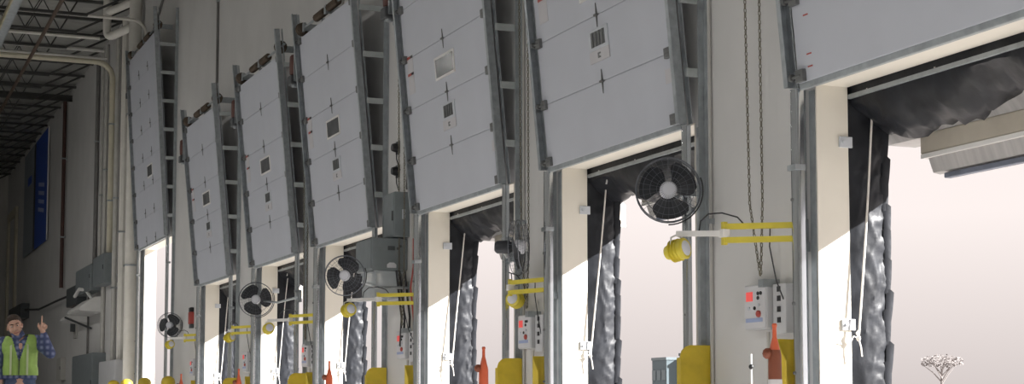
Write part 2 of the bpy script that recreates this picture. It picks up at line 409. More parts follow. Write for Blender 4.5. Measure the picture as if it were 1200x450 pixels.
# ------------------------------------------------------------------ dock seals, ropes, exterior canopies
def wr(x, z, s=0.0):                                  # ridged diagonal creases of a pulled vinyl cover
    a = noise.noise((x * 8.0 + z * 3.6, z * 5.6 - x * 6.5, s * 3.1)); c = noise.noise((x * 17.0 - z * 6.5, z * 12 + x * 12.0, s * 5.3 + 9))
    return .016 * (1 - min(1, abs(a) * 2.6)) ** 2 + .008 * (1 - min(1, abs(c) * 2.4)) ** 2
def pad_side(b, sgn, s):
    nx, nz = 18, 150; x0, x1, z0, z1 = .275, .62, -.3, 3.35; g = []
    for j in range(nz + 1):
        for i in range(nx + 1):
            u = i / nx; z = z0 + (z1 - z0) * j / nz; x = x0 + (x1 - x0) * u
            bul = .035 * math.sin(math.pi * u) + 1.0 * wr(x, z, s) * (.3 + .7 * u) * min(1, u * 4)
            g.append((x, sgn * (.03 - bul), z))
    fs = [(j * (nx + 1) + i, j * (nx + 1) + i + 1, (j + 1) * (nx + 1) + i + 1, (j + 1) * (nx + 1) + i) for j in range(nz) for i in range(nx)]
    b.add(g, fs)
    b.box(x0, x1 - .02, min(sgn * .09, sgn * .34), max(sgn * .09, sgn * .34), z0, z1)
    b.add([(x0, sgn * .03, z0), (x0, sgn * .34, z0), (x0, sgn * .34, z1), (x0, sgn * .03, z1)], [(0, 1, 2, 3)])
    b.add([(x1, sgn * .03, z0), (x1, sgn * .34, z0), (x1, sgn * .34, z1), (x1, sgn * .03, z1)], [(0, 1, 2, 3)])
def pad_head(b, s):
    ny, nq = 46, 10; y0, y1 = -OW - .1, .1; g = []
    path = [(.275, 3.4), (.285, 3.05), (.30, 2.92), (.36, 2.84), (.44, 2.78), (.52, 2.73), (.60, 2.70), (.67, 2.72), (.71, 2.82), (.715, 3.0), (.70, 3.4)]
    for j in range(ny + 1):
        y = y0 + (y1 - y0) * j / ny; sag = .05 * math.sin(3.2 * y + s) + .03 * math.sin(8.1 * y + 2 * s)
        for i, (x, z) in enumerate(path):
            k = 1.0 if 2 < i < 9 else .2
            g.append((x + .012 * math.sin(13 * y + i + s) * k, y, z + k * (sag + .016 * math.sin(21 * y + i * 1.9 + s) + .012 * math.sin(37 * y - i + s))))
    n = len(path)
    b.add(g, [(j * n + i, j * n + i + 1, (j + 1) * n + i + 1, (j + 1) * n + i) for j in range(ny) for i in range(n - 1)])
def dock_seal(k, f):
    r = thing('dock_seal', 'wrinkled black vinyl dock seal framing the outside of ' + ORD[k], 'dock seal', (W, f, 0), group='black dock seals')
    v = k % 3
    part('side_pad', 'vinyl', r, lambda b: pad_side(b, 1, v * 2.1), key=('pad', v), smooth=True)
    part('side_pad', 'vinyl', r, lambda b: pad_side(b, -1, v * 2.1 + 1), key=('padn', v), smooth=True, loc=(0, -OW, 0))
    part('head_pad', 'vinyl', r, lambda b: pad_head(b, v * 1.7 + .4), key=('hpad', v), smooth=True)
    def pleat(b):
        n = 6; g = []
        for j in range(n + 1):
            t = j / n; z = .26 * (1 - t) - .03
            w = .026 * (1 - .75 * t ** 2)
            g += [(.57, .006 - .004 * (1 - t), z), (.595, -.006 - .006 * (1 - t), z + .01), (.605 + w, -.002 - .008 * (1 - t), z - .012), (.61 + w, .03, z - .012)]
        b.add(g, [(j * 4 + i, j * 4 + i + 1, (j + 1) * 4 + i + 1, (j + 1) * 4 + i) for j in range(n) for i in range(3)])
    for i in range(16):
        p = part('pleat', 'vinyl', r, pleat, key='pleat', smooth=True, loc=(random.uniform(-.012, .008), 0, i * .195 - .2), rot=(0, random.uniform(-.06, .06), 0))
    for z in (1.30, 2.63):
        part('mount_bracket', 'plate_grey', r, lambda b: (b.box(.18, .29, -.03, -.013, -.04, .04, .003), b.tube([(.21, -.045, 0), (.21, -.03, 0)], .012, 6)), key='mbr', loc=(0, 0, z))
    for y in (-.22, -1.0):
        part('hook', 'white_metal', r, lambda b: b.tube([(.29, 0, 3.0), (.33, 0, 2.975), (.37, -.01, 2.95), (.375, -.01, 2.90), (.365, -.015, 2.87)], .009, 6), key='hook', loc=(0, y, 0))
    part('head_rail', 'galv_flat', r, lambda b: b.box(.27, .30, -OW, 0, 2.955, 2.985), key='hrail')
    return r
def rope(k, f):
    d = .02 * math.sin(k * 2.2)
    r = thing('pull_rope', 'white pull rope hanging inside ' + ORD[k], 'rope', (W, f, 0), group='white dock ropes')
    pts = [(.44 - .16 * t + .01 * math.sin(t * 3 + k), -.075 + d * t, 2.96 - 1.76 * t) for t in [i / 12 for i in range(13)]]
    part('line', 'rope', r, lambda b: b.tube(pts, .0078, 6), smooth=True)
    e = Vector(pts[-1])
    part('knot', 'rope', r, lambda b: (b.ball(e, .017, 8, (1, 1, 1.3)), b.tube([e, e + Vector((-.05, -.01, .015)), e + Vector((-.07, -.01, -.02))], .005, 5), b.tube([e, e + Vector((.012, -.01, -.06)), e + Vector((.02, -.01, -.13))], .006, 5),
         b.tube([e, e + Vector((-.02, 0, .04)), e + Vector((-.006, 0, .06)), e], .005, 5)), smooth=True)
def canopy(k, f, dz):
    r = thing('rain_canopy', 'stepped cream and grey rain canopy outside ' + ORD[k], 'canopy', (W, f, dz), group='outside rain canopies')
    part('top_beam', 'awning_cream', r, lambda b: b.box(.78, 1.05, -OW - .5, -.17, 2.61, 2.76, .01), key='cn1')
    part('lip', 'white_metal', r, lambda b: b.box(.77, 1.05, -OW - .5, -.19, 2.575, 2.607), key='cn2')
    part('curtain', 'awning_grey', r, lambda b: b.prism([(.80, 2.575), (.84, 2.47), (.90, 2.46), (.95, 2.575)], 'y', -OW - .5, -.24), key='cn3')
    part('sun_block_panel', 'awning_grey', r, lambda b: b.prism([(.262, 3.48), (.262, 3.42), (.80, 2.74), (1.05, 2.74), (1.05, 2.80)], 'y', -OW - .5, .25), key='cn5')  # panel added to shut out sun and sky light above the beam
    part('bottom_bar', 'awning_dark', r, lambda b: b.box(.84, .90, -OW - .5, -.36, 2.415, 2.455, .008), key='cn4')
    for y in (-OW - .45, -.25):
        part('bracket', 'galv', r, lambda b: (b.box(.26, 1.0, -.03, .03, 3.50, 3.56), b.box(.94, 1.0, -.03, .03, 2.76, 3.5)), key='cnb', loc=(0, y, 0))
for k, f in enumerate(FAR):
    dock_seal(k, f); rope(k, f); canopy(k, f, (-.06, .10, .0, .04, .0, .03)[k])

# ------------------------------------------------------------------ yellow track guards
def guards(k, f):
    a = thing('track_guard', 'yellow steel track guard at the near side of ' + ORD[k], 'guard', (W, f, 0), group='yellow track guards')
    zt = 1.20
    P = [(-.29, 0), (-.29, zt - .09), (-.275, zt - .045), (-.24, zt - .012), (-.20, zt), (-.02, zt), (-.02, 0)]
    part('end_plate', 'yellow', a, lambda b: b.prism(P, 'y', -2.925, -2.91), key='ge')
    part('front_plate', 'yellow', a, lambda b: b.box(-.29, -.278, -2.91, -2.86, 0, zt - .10), key='gf')
    part('foot_plate', 'yellow', a, lambda b: b.box(-.33, -.0, -2.97, -2.85, 0, .012), key='gp')
    c = thing('track_guard', 'yellow steel track guard at the far side of ' + ORD[k], 'guard', (W, f, 0), group='yellow track guards')
    Q = [(-.20, 0), (-.20, zt), (-.02, zt), (-.02, 0)]
    part('end_plate', 'yellow', c, lambda b: b.prism(Q, 'y', .23, .242), key='he')
    part('front_plate', 'yellow', c, lambda b: b.prism([(.12, 0), (.242, 0), (.242, zt), (.12, zt - .16)], 'x', -.212, -.20), key='hf')
    part('foot_plate', 'yellow', c, lambda b: b.box(-.25, 0, .11, .28, 0, .012), key='hp')
for k, f in enumerate(FAR): guards(k, f)

# ------------------------------------------------------------------ swing-arm dock lights
def dock_light(k, f, a1, L1, a2, L2, z=1.98, tilt=0.0):
    r = thing('dock_light', 'yellow swing-arm dock light mounted at the far side of ' + ORD[k], 'dock light', (W - .07, f + .16, z), group='yellow swing-arm dock lights')
    part('wall_bracket', 'galv', r, lambda b: (b.box(-.02, .10, -.04, .04, -.09, .09, .004), b.tube([(-.01, 0, -.11), (-.01, 0, .11)], .018, 8), b.box(.02, .06, -.07, .07, -.15, -.08)), key='dlb')
    d = Vector((math.cos(a1), math.sin(a1), 0)); e = d * L1
    for zz in (.05, -.05):
        p = part('arm_bar', 'yellow_arm', r, lambda b: (b.bar((0, 0, zz), e + Vector((0, 0, zz)), .042, .042), b.lathe([(.026, zz - .03), (.026, zz + .03)], 8)))
    part('end_link', 'yellow_arm', r, lambda b: b.bar(e + Vector((0, 0, -.085)), e + Vector((0, 0, .085)), .035, .035))
    g = e + Vector((math.cos(a2), math.sin(a2), 0)) * L2
    part('extension_arm', 'white_metal', r, lambda b: (b.bar(e + Vector((0, 0, 0)), g + Vector((0, 0, .01)), .034, .04), b.box(e.x - .03, e.x + .03, e.y - .03, e.y + .03, -.03, .03)))
    h = part('lamp_head', 'yellow_arm', r, lambda b: (
        b.lathe([(.02, -.09), (.05, -.085), (.062, -.05), (.070, 0), (.078, .05), (.082, .075), (.070, .085)], 16),
        *[b.lathe([(.075, zz - .006), (.086, zz), (.075, zz + .006)], 16) for zz in (-.03, 0, .03)]), key='dlh', smooth=True,
        loc=g + Vector((0, 0, -.115)), rot=(math.radians(80), 0, tilt))
    part('lens', 'fan_hub', h, lambda b: b.lathe([(.062, .082), (.05, .092), (.02, .096)], 14), key='dll', smooth=True)
    part('hanger', 'white_metal', r, lambda b: b.tube([g + Vector((.05, 0, -.09)), g + Vector((.045, 0, -.02)), g + Vector((0, 0, .0)), g + Vector((-.045, 0, -.02)), g + Vector((-.05, 0, -.09))], .008, 5))
    part('power_cable', 'cable', r, lambda b: b.tube([d * (L1 * .72) + Vector((0, 0, .06)), d * (L1 * .80) + Vector((0, .02, .12)), e + Vector((0, .03, .155)), e + (g - e) * .3 + Vector((0, .02, .15)), e + (g - e) * .45 + Vector((0, .03, .10)), e + (g - e) * .5 + Vector((0, .02, .02))], .006, 5))
    part('cable_drop', 'cable', r, lambda b: b.tube([d * (L1 * .4) + Vector((.02, 0, .07)), d * (L1 * .4) + Vector((.03, .03, -.1)), d * (L1 * .28) + Vector((.04, .08, -.35)), (.0, .20, -.48)], .0055, 5))
PI = math.pi
ang = lambda dx, dy: math.atan2(dy, dx)
dock_light(0, FAR[0], ang(-.436, .31), .53, ang(-.274, .244), .36, 1.98, .5)
dock_light(1, FAR[1], ang(-.18, .58), .60, ang(.3, .35), .20, 1.905, -.9)
dock_light(2, FAR[2], ang(-.40, .336), .52, ang(-.27, .46), .50, 2.0, .2)
dock_light(3, FAR[3], ang(-.281, .62), .62, ang(-.20, .6), .60, 1.985, 0)
dock_light(4, FAR[4], ang(-.297, .75), .66, ang(-.04, .3), .16, 1.99, .6)
dock_light(5, FAR[5], ang(-.20, .50), .52, ang(-.25, .75), .60, 2.03, .3)

# ------------------------------------------------------------------ fans
def fan(where, loc, rotz, tiltx, r0=.265, turn=0.0, mount=(.0, .2, .0)):
    r = thing('fan', 'round black wire-guard fan ' + where, 'fan', loc, group='black wall fans')
    h = part('front_guard', 'fan_wire', r, lambda b: (
        *[b.tube([(rr * math.cos(a), -.05 - .03 * (1 - (rr / .265) ** 2), rr * math.sin(a)) for a in [2 * PI * i / 40 for i in range(40)]], .0016 if rr < .26 else .0045, 4, closed=True) for rr in (.10, .155, .21, .265)],
        *[b.tube([(.05 * math.cos(a), -.083, .05 * math.sin(a)), (.15 * math.cos(a), -.073, .15 * math.sin(a)), (.265 * math.cos(a), -.05, .265 * math.sin(a))], .0012, 4) for a in [2 * PI * i / 28 for i in range(28)]]), key='fg', rot=(tiltx, 0, rotz))
    h.scale = (r0 / .265,) * 3
    def sub(name, m, fn, key, sm=False, rot=None):
        o = part(name, m, r, fn, key=key, smooth=sm); o.scale = h.scale
        o.rotation_euler = (Euler((tiltx, 0, rotz)).to_matrix() @ Matrix.Rotation(rot or 0, 3, 'Y')).to_euler(); return o
    sub('rear_guard', 'fan_wire', lambda b: (
        *[b.tube([(rr * math.cos(a), .05 + .04 * (1 - (rr / .265) ** 2), rr * math.sin(a)) for a in [2 * PI * i / 32 for i in range(32)]], .0018 if rr < .26 else .004, 4, closed=True) for rr in (.12, .19, .265)],
        b.tube([(.268 * math.cos(a), .0, .268 * math.sin(a)) for a in [2 * PI * i / 40 for i in range(40)]], .0045, 5, closed=True),
        *[b.tube([(.05 * math.cos(a), .093, .05 * math.sin(a)), (.265 * math.cos(a), .05, .265 * math.sin(a)), (.265 * math.cos(a), -.05, .265 * math.sin(a))], .0018, 4) for a in [2 * PI * i / 12 for i in range(12)]]), 'fr')
    def blade(b):
        n, m_ = 7, 6; g = []
        for i in range(n + 1):
            t = i / n; rr = .045 + .195 * t; hw = .52 + .34 * math.sin(PI * min(1, t * .62 + .12)) - .45 * max(0, t - .8) * 2
            for j in range(m_ + 1):
                s_ = j / m_ * 2 - 1; a = PI / 2 + s_ * hw + .28 * t
                g.append((rr * math.cos(a), -.03 * s_ * (1 - .35 * t), rr * math.sin(a)))
        N = len(g); g += [(x, y + .004, z) for x, y, z in g]
        fs = []
        for i in range(n):
            for j in range(m_):
                q = (i * (m_ + 1) + j, i * (m_ + 1) + j + 1, (i + 1) * (m_ + 1) + j + 1, (i + 1) * (m_ + 1) + j)
                fs += [q, tuple(N + w for w in reversed(q))]
        b.add(g, fs)
    for i in range(3): sub('blade', 'fan_black', blade, 'fb', True, turn + i * 2 * PI / 3)
    sub('hub_cap', 'fan_hub', lambda b: b.lathe([(.072, -.03), (.072, .045), (.062, .058), (.02, .064)], 18, Matrix.Rotation(PI / 2, 4, 'X')), 'fh', True)
    sub('motor', 'motor', lambda b: b.lathe([(.05, -.24), (.065, -.22), (.07, -.10), (.055, -.08), (.03, -.04)], 14, Matrix.Rotation(PI / 2, 4, 'X')), 'fm', True)
    bk = Euler((tiltx, 0, rotz)).to_matrix() @ Vector((0, .17, 0)); mt = Vector(mount)
    part('mount_arm', 'galv', r, lambda b: (b.tube([bk, bk + (mt - bk) * .5 + Vector((0, 0, -.06)), mt], .017, 7), b.box(mt.x - .02, mt.x + .03, mt.y - .05, mt.y + .05, mt.z - .08, mt.z + .08)), smooth=True)
    yk = Euler((tiltx, 0, rotz)).to_matrix()
    part('yoke', 'black', r, lambda b: b.tube([yk @ Vector(((r0 + .02) * math.cos(a), .0, (r0 + .02) * math.sin(a))) for a in [-PI * .5 + PI * .62 * i / 14 for i in range(15)]], .006, 5), smooth=True)
fan('at the near side of the second dock from the right', (6.10, 11.435, 2.438), -.42, 0, .258, 1.15, (.28, .20, .06))
fan('turned edge-on by the third dock from the right', (6.13, 14.60, 2.27), PI / 2 - .62, 0, .26, .3, (.24, .75, .0))
fan('in front of the fourth dock from the right', (5.555, 18.60, 2.264), -.36, 0, .238, .55, (.92, .30, -.1))
fan('in front of the fifth dock from the right', (5.90, 24.49, 2.342), -.30, 0, .262, 1.6, (.45, -.85, .0))
fan('in front of the tall far opening', (6.25, 33.365, 2.359), -.55, 0, .25, .8, (.16, .68, .0))

# ------------------------------------------------------------------ control boxes and chains
def control_box(k, f):
    r = thing('control_box', 'grey dock control box with red display beside ' + ORD[k], 'control box', (W, f + .53, 1.29), group='grey dock control boxes')
    part('enclosure', 'panel_box', r, lambda b: b.box(-.11, 0, 0, .32, 0, .34, .008), key='cbe')
    part('faceplate', 'panel_face', r, lambda b: b.box(-.116, -.108, .012, .308, .012, .328), key='cbf')
    part('display', 'display', r, lambda b: b.box(-.121, -.112, .19, .28, .215, .285), key='cbd')
    part('warning_label', 'blue_label', r, lambda b: b.box(-.119, -.112, .05, .29, .055, .085), key='cbl')
    part('stop_button', 'red', r, lambda b: b.lathe([(.026, .112), (.026, .13), (.018, .136)], 12, Matrix.Rotation(-PI / 2, 4, 'Y')), key='cbs', loc=(0, .10, .115))
    for y, z, m in ((.11, .27, 'black'), (.07, .27, 'black'), (.11, .235, 'black'), (.16, .16, 'black'), (.24, .16, 'plate_grey'), (.10, .18, 'plate_grey')):
        part('button', m, r, lambda b: b.lathe([(.014, .112), (.014, .124)], 8, Matrix.Rotation(-PI / 2, 4, 'Y')), key=('cbb', m), loc=(0, y, z))
    part('side_box', 'panel_box', r, lambda b: b.box(-.07, 0, -.20, -.02, -.04, .33, .006), key='cbx')
    for z in (.06, .14, .22, .29):
        part('switch', 'black', r, lambda b: b.box(-.078, -.068, -.13, -.09, -.02, .02), key='cbw', loc=(0, 0, z))
    part('conduit', 'conduit', r, lambda b: b.tube([(-.05, .08, -.02), (-.05, .08, -1.25)], .014, 8), key='cbc')
for k, f in enumerate(FAR): control_box(k, f)

def link_chain(b, pts, pitch=.034, rw=.0044):
    pts = [Vector(p) for p in pts]; d = 0; i = 0; k = 0
    seg = [(pts[j + 1] - pts[j]).length for j in range(len(pts) - 1)]
    tot = sum(seg); n = int(tot / pitch)
    for q in range(n):
        s_ = q * pitch; j = 0
        while j < len(seg) - 1 and s_ > seg[j]: s_ -= seg[j]; j += 1
        t = (pts[j + 1] - pts[j]).normalized(); c = pts[j] + t * s_
        a = Vector((0, 1, 0)) if q % 2 else Vector((1, 0, 0))
        a = (a - t * a.dot(t)).normalized()
        L, w = pitch * .62, pitch * .24
        ring = [c + t * L + a * 0, c + t * L * .55 + a * w, c - t * L * .55 + a * w, c - t * L, c - t * L * .55 - a * w, c + t * L * .55 - a * w]
        b.tube(ring, rw, 4, closed=True)
for k, f in enumerate(FAR[:4]):
    r = thing('hand_chain', 'hanging loop of hoist chain on the wall beside ' + ORD[k], 'chain', (W - .12, f, 0), group='hoist chain loops')
    part('strand', 'chain', r, lambda b: link_chain(b, [(0, .83, 6.2), (0, .74, 2.25), (-.02, .56, 1.66)]), key='chA')
    part('strand', 'chain', r, lambda b: link_chain(b, [(0, .585, 6.2), (0, .555, 2.25), (-.02, .56, 1.66)]), key='chB')
    part('chain_keeper', 'galv', r, lambda b: b.box(-.02, .12, .52, .60, 1.60, 1.66), key='chK')
    part('chain_wheel_bracket', 'galv', r, lambda b: b.box(.0, .12, .50, .92, 6.2, 6.3), key='chW')

# ------------------------------------------------------------------ wall fittings between the docks
def conduit(label, pts, rad, m='conduit', name='conduit', n=8, clamps=()):
    r = thing(name, label, 'conduit' if name == 'conduit' else 'pipe', pts[0])
    o = Vector(pts[0])
    part('run', m, r, lambda b: b.tube([Vector(p) - o for p in pts], rad, n), smooth=True)
    for c in clamps:
        q = Vector(c) - o
        part('clamp', 'galv', r, lambda b: b.box(q.x - rad - .008, W - o.x, q.y - rad - .012, q.y + rad + .012, q.z - .02, q.z + .02))
    return r
conduit('thin grey conduit running down the wall right of the fan dock track', [(W - .02, 11.40, 0), (W - .02, 11.40, 7)], .013, 'conduit', clamps=[(W - .02, 11.40, 2.2), (W - .02, 11.40, 4.2)])
conduit('thin conduit low beside the second control box', [(W - .02, 15.28, 0), (W - .02, 15.28, 6.5)], .013, 'conduit', clamps=[(W - .02, 15.28, 2.6)])
conduit('dark thin conduit down the bare wall above the sixth dock', [(W - .02, 30.2, 6.35), (W - .02, 30.2, 10.4)], .028, 'conduit_dark', clamps=[(W - .02, 30.2, 8.4)])
conduit('paired grey conduit rising above the fourth dock door', [(W - .03, 21.9, 6.3), (W - .03, 21.9, 10.4)], .035, 'conduit', clamps=[(W - .03, 21.9, 7.2)])
conduit('dark sloping conduit above the tall far door', [(W - .03, 34.3, 10.45), (W - .03, 37.0, 9.35), (W - .03, 37.6, 9.0)], .03, 'conduit_dark')
conduit('slim cable line on the wall between third and fourth docks', [(W - .02, 19.02, 3.4), (W - .02, 19.02, 7.4)], .012, 'conduit_dark')
conduit('pale conduit between the third dock and its boxes', [(W - .02, 18.78, 0), (W - .02, 18.78, 7.4)], .018, 'conduit')
conduit('red cable looping down beside the third dock light', [(W - .05, 18.66, 2.75), (W - .07, 18.60, 2.4), (W - .07, 18.7, 2.15), (W - .05, 18.62, 1.7)], .010, 'red')
for lab, z, y in (('upper small black sounder on the wall beside the third dock', 3.98, 19.40), ('lower small black sounder on the wall beside the third dock', 3.68, 19.40)):
    r = thing('sounder', lab, 'alarm', (W, y, z), group='small black wall sounders')
    part('housing', 'black', r, lambda b: b.lathe([(.055, 0), (.06, .05), (.045, .09)], 12, Matrix.Rotation(-PI / 2, 4, 'Y')), key='snd', smooth=True)
    part('wire', 'cable', r, lambda b: b.tube([(-.03, 0, -.05), (-.02, .02, -.15), (-.02, -.06, -.24), (-.02, -.12, -.30)], .007, 5), key='sndw')
    part('back_box', 'elec_dark', r, lambda b: b.box(-.02, 0, -.06, .06, -.08, .08), key='sndb')
r = thing('electrical_box', 'upper grey electrical box on the wall between third and fourth docks', 'electrical box', (W, 18.95, 2.80))
part('enclosure', 'elec', r, lambda b: b.box(-.20, 0, 0, .42, 0, .56, .008))
part('door_panel', 'elec', r, lambda b: b.box(-.208, -.196, .015, .405, .015, .545, .003))
part('label_plate', 'plate_grey', r, lambda b: b.box(-.10, -.06, -.004, .002, .22, .34))
part('latch', 'steel_dark', r, lambda b: b.box(-.222, -.205, .03, .05, .20, .32))
r = thing('electrical_box', 'large grey electrical box below the smaller one by the fourth dock', 'electrical box', (W, 19.02, 2.385))
part('enclosure', 'elec', r, lambda b: b.box(-.46, 0, 0, .66, 0, .40, .012))
part('lid', 'elec', r, lambda b: b.box(-.475, -.455, .02, .64, .02, .38, .004))
part('nameplate', 'panel_face', r, lambda b: b.prism([(-.27, .03), (-.15, .03), (-.15, .07), (-.18, .095), (-.24, .095), (-.27, .07)], 'y', -.006, .002))
part('vent', 'elec_dark', r, lambda b: b.box(-.26, -.17, -.006, .002, .25, .30))
for q in ((-.10, .30), (-.13, .27)): part('bolt', 'elec_dark', r, lambda b: b.box(q[0] - .015, q[0] + .015, -.012, .002, q[1] - .015, q[1] + .015))
r = thing('storage_bin', 'clear plastic bin hanging under the large grey electrical box', 'bin', (W, 19.06, 2.06))
part('tub', 'clear_bin', r, lambda b: (b.box(-.40, -.07, 0, .012, 0, .30), b.box(-.40, -.07, .52, .532, 0, .30), b.box(-.41, -.398, 0, .532, 0, .30), b.box(-.08, -.068, 0, .532, 0, .30), b.box(-.40, -.07, 0, .53, -.012, 0)))
part('rim', 'clear_bin', r, lambda b: (b.box(-.425, -.05, -.012, .0, .29, .315), b.box(-.425, -.05, .532, .545, .29, .315), b.box(-.425, -.41, 0, .532, .29, .315)))
part('contents', 'white', r, lambda b: (b.box(-.34, -.12, .06, .40, .0, .06), b.box(-.30, -.15, .1, .3, .06, .10)))
r = thing('power_cable', 'black power cables hanging below the clear plastic bin', 'cable', (W, 18.98, 2.0))
for dy, dx in ((0, -.16), (.06, -.10), (-.05, -.07)):
    part('cable', 'cable', r, lambda b: b.tube([(dx, dy, .38), (dx + .02, dy - .03, .1), (dx + .05, dy - .06, -.2), (dx + .04, dy - .04, -.55)], .013, 6), smooth=True)

# ------------------------------------------------------------------ orange delineator posts on the floor
NEXT = ['in front of the rightmost dock', 'in front of the second dock from the right', 'in front of the third dock from the right',
        'in front of the fourth dock from the right', 'in front of the fifth dock from the right']
for k, (x, y) in enumerate(((4.70, 7.60), (4.53, 11.48), (4.55, 15.75), (4.52, 19.6), (4.50, 23.1))):
    r = thing('delineator_post', 'slim red orange delineator post with tapered neck, %s from the camera' % ('nearest', 'second', 'third', 'fourth', 'farthest')[k], 'delineator', (x, y, 0), group='orange delineator posts')
    part('base', 'black', r, lambda b: b.lathe([(.19, 0), (.19, .03), (.12, .06), (.06, .08)], 8), key='dp1')
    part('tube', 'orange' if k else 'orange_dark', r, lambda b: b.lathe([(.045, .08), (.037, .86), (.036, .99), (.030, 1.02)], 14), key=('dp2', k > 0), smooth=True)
    part('neck', 'orange', r, lambda b: b.lathe([(.032, 1.005), (.020, 1.06), (.012, 1.09), (.011, 1.14), (.015, 1.155), (.010, 1.165)], 12), key='dp3', smooth=True)
    part('reflective_band', 'band', r, lambda b: b.lathe([(.0405, .76), (.0385, .86)], 14), key='dp4', smooth=True)
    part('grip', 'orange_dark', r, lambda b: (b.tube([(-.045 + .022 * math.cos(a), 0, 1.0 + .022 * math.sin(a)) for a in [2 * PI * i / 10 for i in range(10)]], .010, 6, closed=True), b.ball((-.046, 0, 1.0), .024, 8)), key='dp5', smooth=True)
r = thing('marker_wand', 'thin white wand with a black ball grip behind the nearest delineator', 'wand', (5.6, 9.35, 0))
part('stick', 'white', r, lambda b: b.tube([(0, 0, .03), (0, 0, 1.06)], .006, 6))
part('ball_grip', 'black', r, lambda b: b.ball((.0, 0, .975), .018, 10), smooth=True)
part('foot', 'orange', r, lambda b: b.lathe([(.10, 0), (.10, .02), (.03, .06), (.02, .86)], 12), smooth=True)

# ------------------------------------------------------------------ far left wall: pipes, boxes, banner
conduit('large white roof drain pipe running down the wall past the tall far door', [(W - .20, 38.55, 0.0), (W - .20, 38.55, 10.5)], .15, 'pipe_white', 'drain_pipe', 14, clamps=[(W - .20, 38.55, 4), (W - .20, 38.55, 7.6)])
def bent(a, c, e, n=6, rr=.35):                      # two runs joined by a round elbow
    a, c, e = Vector(a), Vector(c), Vector(e); u = (a - c).normalized(); v = (e - c).normalized()
    return [a] + [c + u * rr * (1 - t) ** 2 + v * rr * t ** 2 for t in [i / n for i in range(n + 1)]] + [e]
r = thing('duct_branch', 'bent white pipe branch below the roof beside the drain pipe', 'pipe', (W - .20, 38.55, 9.40))
bp = lambda b: (b.tube(bent((0, 0, .35), (-.55, .8, .15), (-.55, .8, 1.1), 6, .22), .10, 12))
part('lower_branch', 'pipe_white', r, bp, smooth=True)
part('upper_branch', 'pipe_white', r, lambda b: b.tube([(0, 0, .95), (-.55, .8, .78)], .095, 12), smooth=True)
conduit('cream pipe along the roof turning down the far wall', bent((-1, 42.5, 9.62), (W - .12, 42.5, 9.62), (W - .12, 42.5, 4.5), 8, .5), .075, 'pipe_cream', 'wall_pipe', 10, clamps=[(W - .12, 42.5, 6.0), (W - .12, 42.5, 8.0)])
conduit('white conduit under the roof turning down beside the drain pipe', bent((-1, 37.9, 9.72), (W - .06, 37.9, 9.72), (W - .06, 37.9, 8.9), 8, .4), .035, 'pipe_white', 'wall_pipe')
conduit('second white conduit under the roof', [(-1, 40.2, 9.72), (W - .8, 40.2, 9.72)], .04, 'pipe_white', 'roof_pipe')
conduit('third grey conduit under the roof', [(-1, 41.6, 9.72), (W - .5, 41.6, 9.72)], .045, 'conduit', 'roof_pipe')
conduit('fourth grey conduit under the roof beside the cream pipe', [(-1, 42.4, 9.70), (W - .3, 42.4, 9.70)], .04, 'conduit', 'roof_pipe')
conduit('brown sprinkler pipe running lengthwise under the roof', [(4.1, 30, 9.2), (4.1, 56, 9.2)], .045, 'pipe_brown', 'sprinkler_pipe')
conduit('grey conduit left of the cream wall pipe', [(W - .06, 43.9, 4.62), (W - .06, 43.9, 10.4)], .05, 'conduit', clamps=[(W - .06, 43.9, 7)])
conduit('second grey conduit left of the cream wall pipe', [(W - .06, 44.6, 4.5), (W - .06, 44.6, 10.4)], .04, 'conduit', clamps=[(W - .06, 44.6, 6.4)])
conduit('dark conduit left of the cream wall pipe', [(W - .06, 45.5, 4.5), (W - .06, 45.5, 10.4)], .06, 'conduit_dark', clamps=[(W - .06, 45.5, 8)])
conduit('thick grey conduit right of the cream wall pipe', [(W - .08, 41.9, 1.83), (W - .08, 41.9, 10.4)], .06, 'conduit', clamps=[(W - .08, 41.9, 3.7), (W - .08, 41.9, 6)])
conduit('slim dark conduit right of the cream wall pipe', [(W - .05, 41.4, 3.8), (W - .05, 41.4, 10.4)], .035, 'conduit_dark', clamps=[(W - .05, 41.4, 4.0)])
conduit('pale wide conduit beside the drain pipe', [(W - .10, 40.6, 1.83), (W - .10, 40.6, 10.4)], .09, 'pipe_white', clamps=[(W - .1, 40.6, 5)])
conduit('dark red fire pipe running down the far wall', [(W - .10, 52.4, 4.4), (W - .10, 52.4, 10.4)], .06, 'pipe_red', 'fire_pipe', clamps=[(W - .1, 52.4, 6), (W - .1, 52.4, 8.5)])
conduit('lower thin conduit beside the amber wall beacon', [(W - .05, 46.6, 2.1), (W - .05, 46.6, 3.8)], .03, 'conduit_dark')
conduit('lower grey conduit under the dark wall boxes', [(W - .06, 43.8, 2.1), (W - .06, 43.8, 3.85)], .06, 'conduit')
conduit('black cable sagging from the dark wall box to the left', [(W - .15, 49.4, 4.0), (W - .2, 53.0, 4.0), (W - .2, 57.5, 4.0), (W - .15, 62.4, 4.25)], .035, 'cable', 'power_cable')
def wall_box(name, label, cat, y0, y1, z0, z1, d, m, latch=True):
    r = thing(name, label, cat, (W, y0, z0)); w, h = y1 - y0, z1 - z0
    part('enclosure', m, r, lambda b: b.box(-d, 0, 0, w, 0, h, .012))
    part('door_panel', m, r, lambda b: b.box(-d - .012, -d + .004, .03, w - .03, .03, h - .03, .004))
    if latch: part('latch', 'steel_dark', r, lambda b: b.box(-d - .03, -d - .01, .06, .10, h * .45, h * .6))
    return r
wall_box('disconnect_box', 'dark square disconnect box left of the white curved fittings', 'electrical box', 47.3, 49.4, 3.6, 4.15, .30, 'elec_dark')
wall_box('disconnect_box', 'wide dark grey electrical box above the white curved fittings', 'electrical box', 44.2, 47.1, 3.8, 4.5, .34, 'elec')
wall_box('disconnect_box', 'blue grey box on the conduits right of the wide electrical box', 'electrical box', 42.1, 44.0, 3.85, 4.62, .30, 'elec')
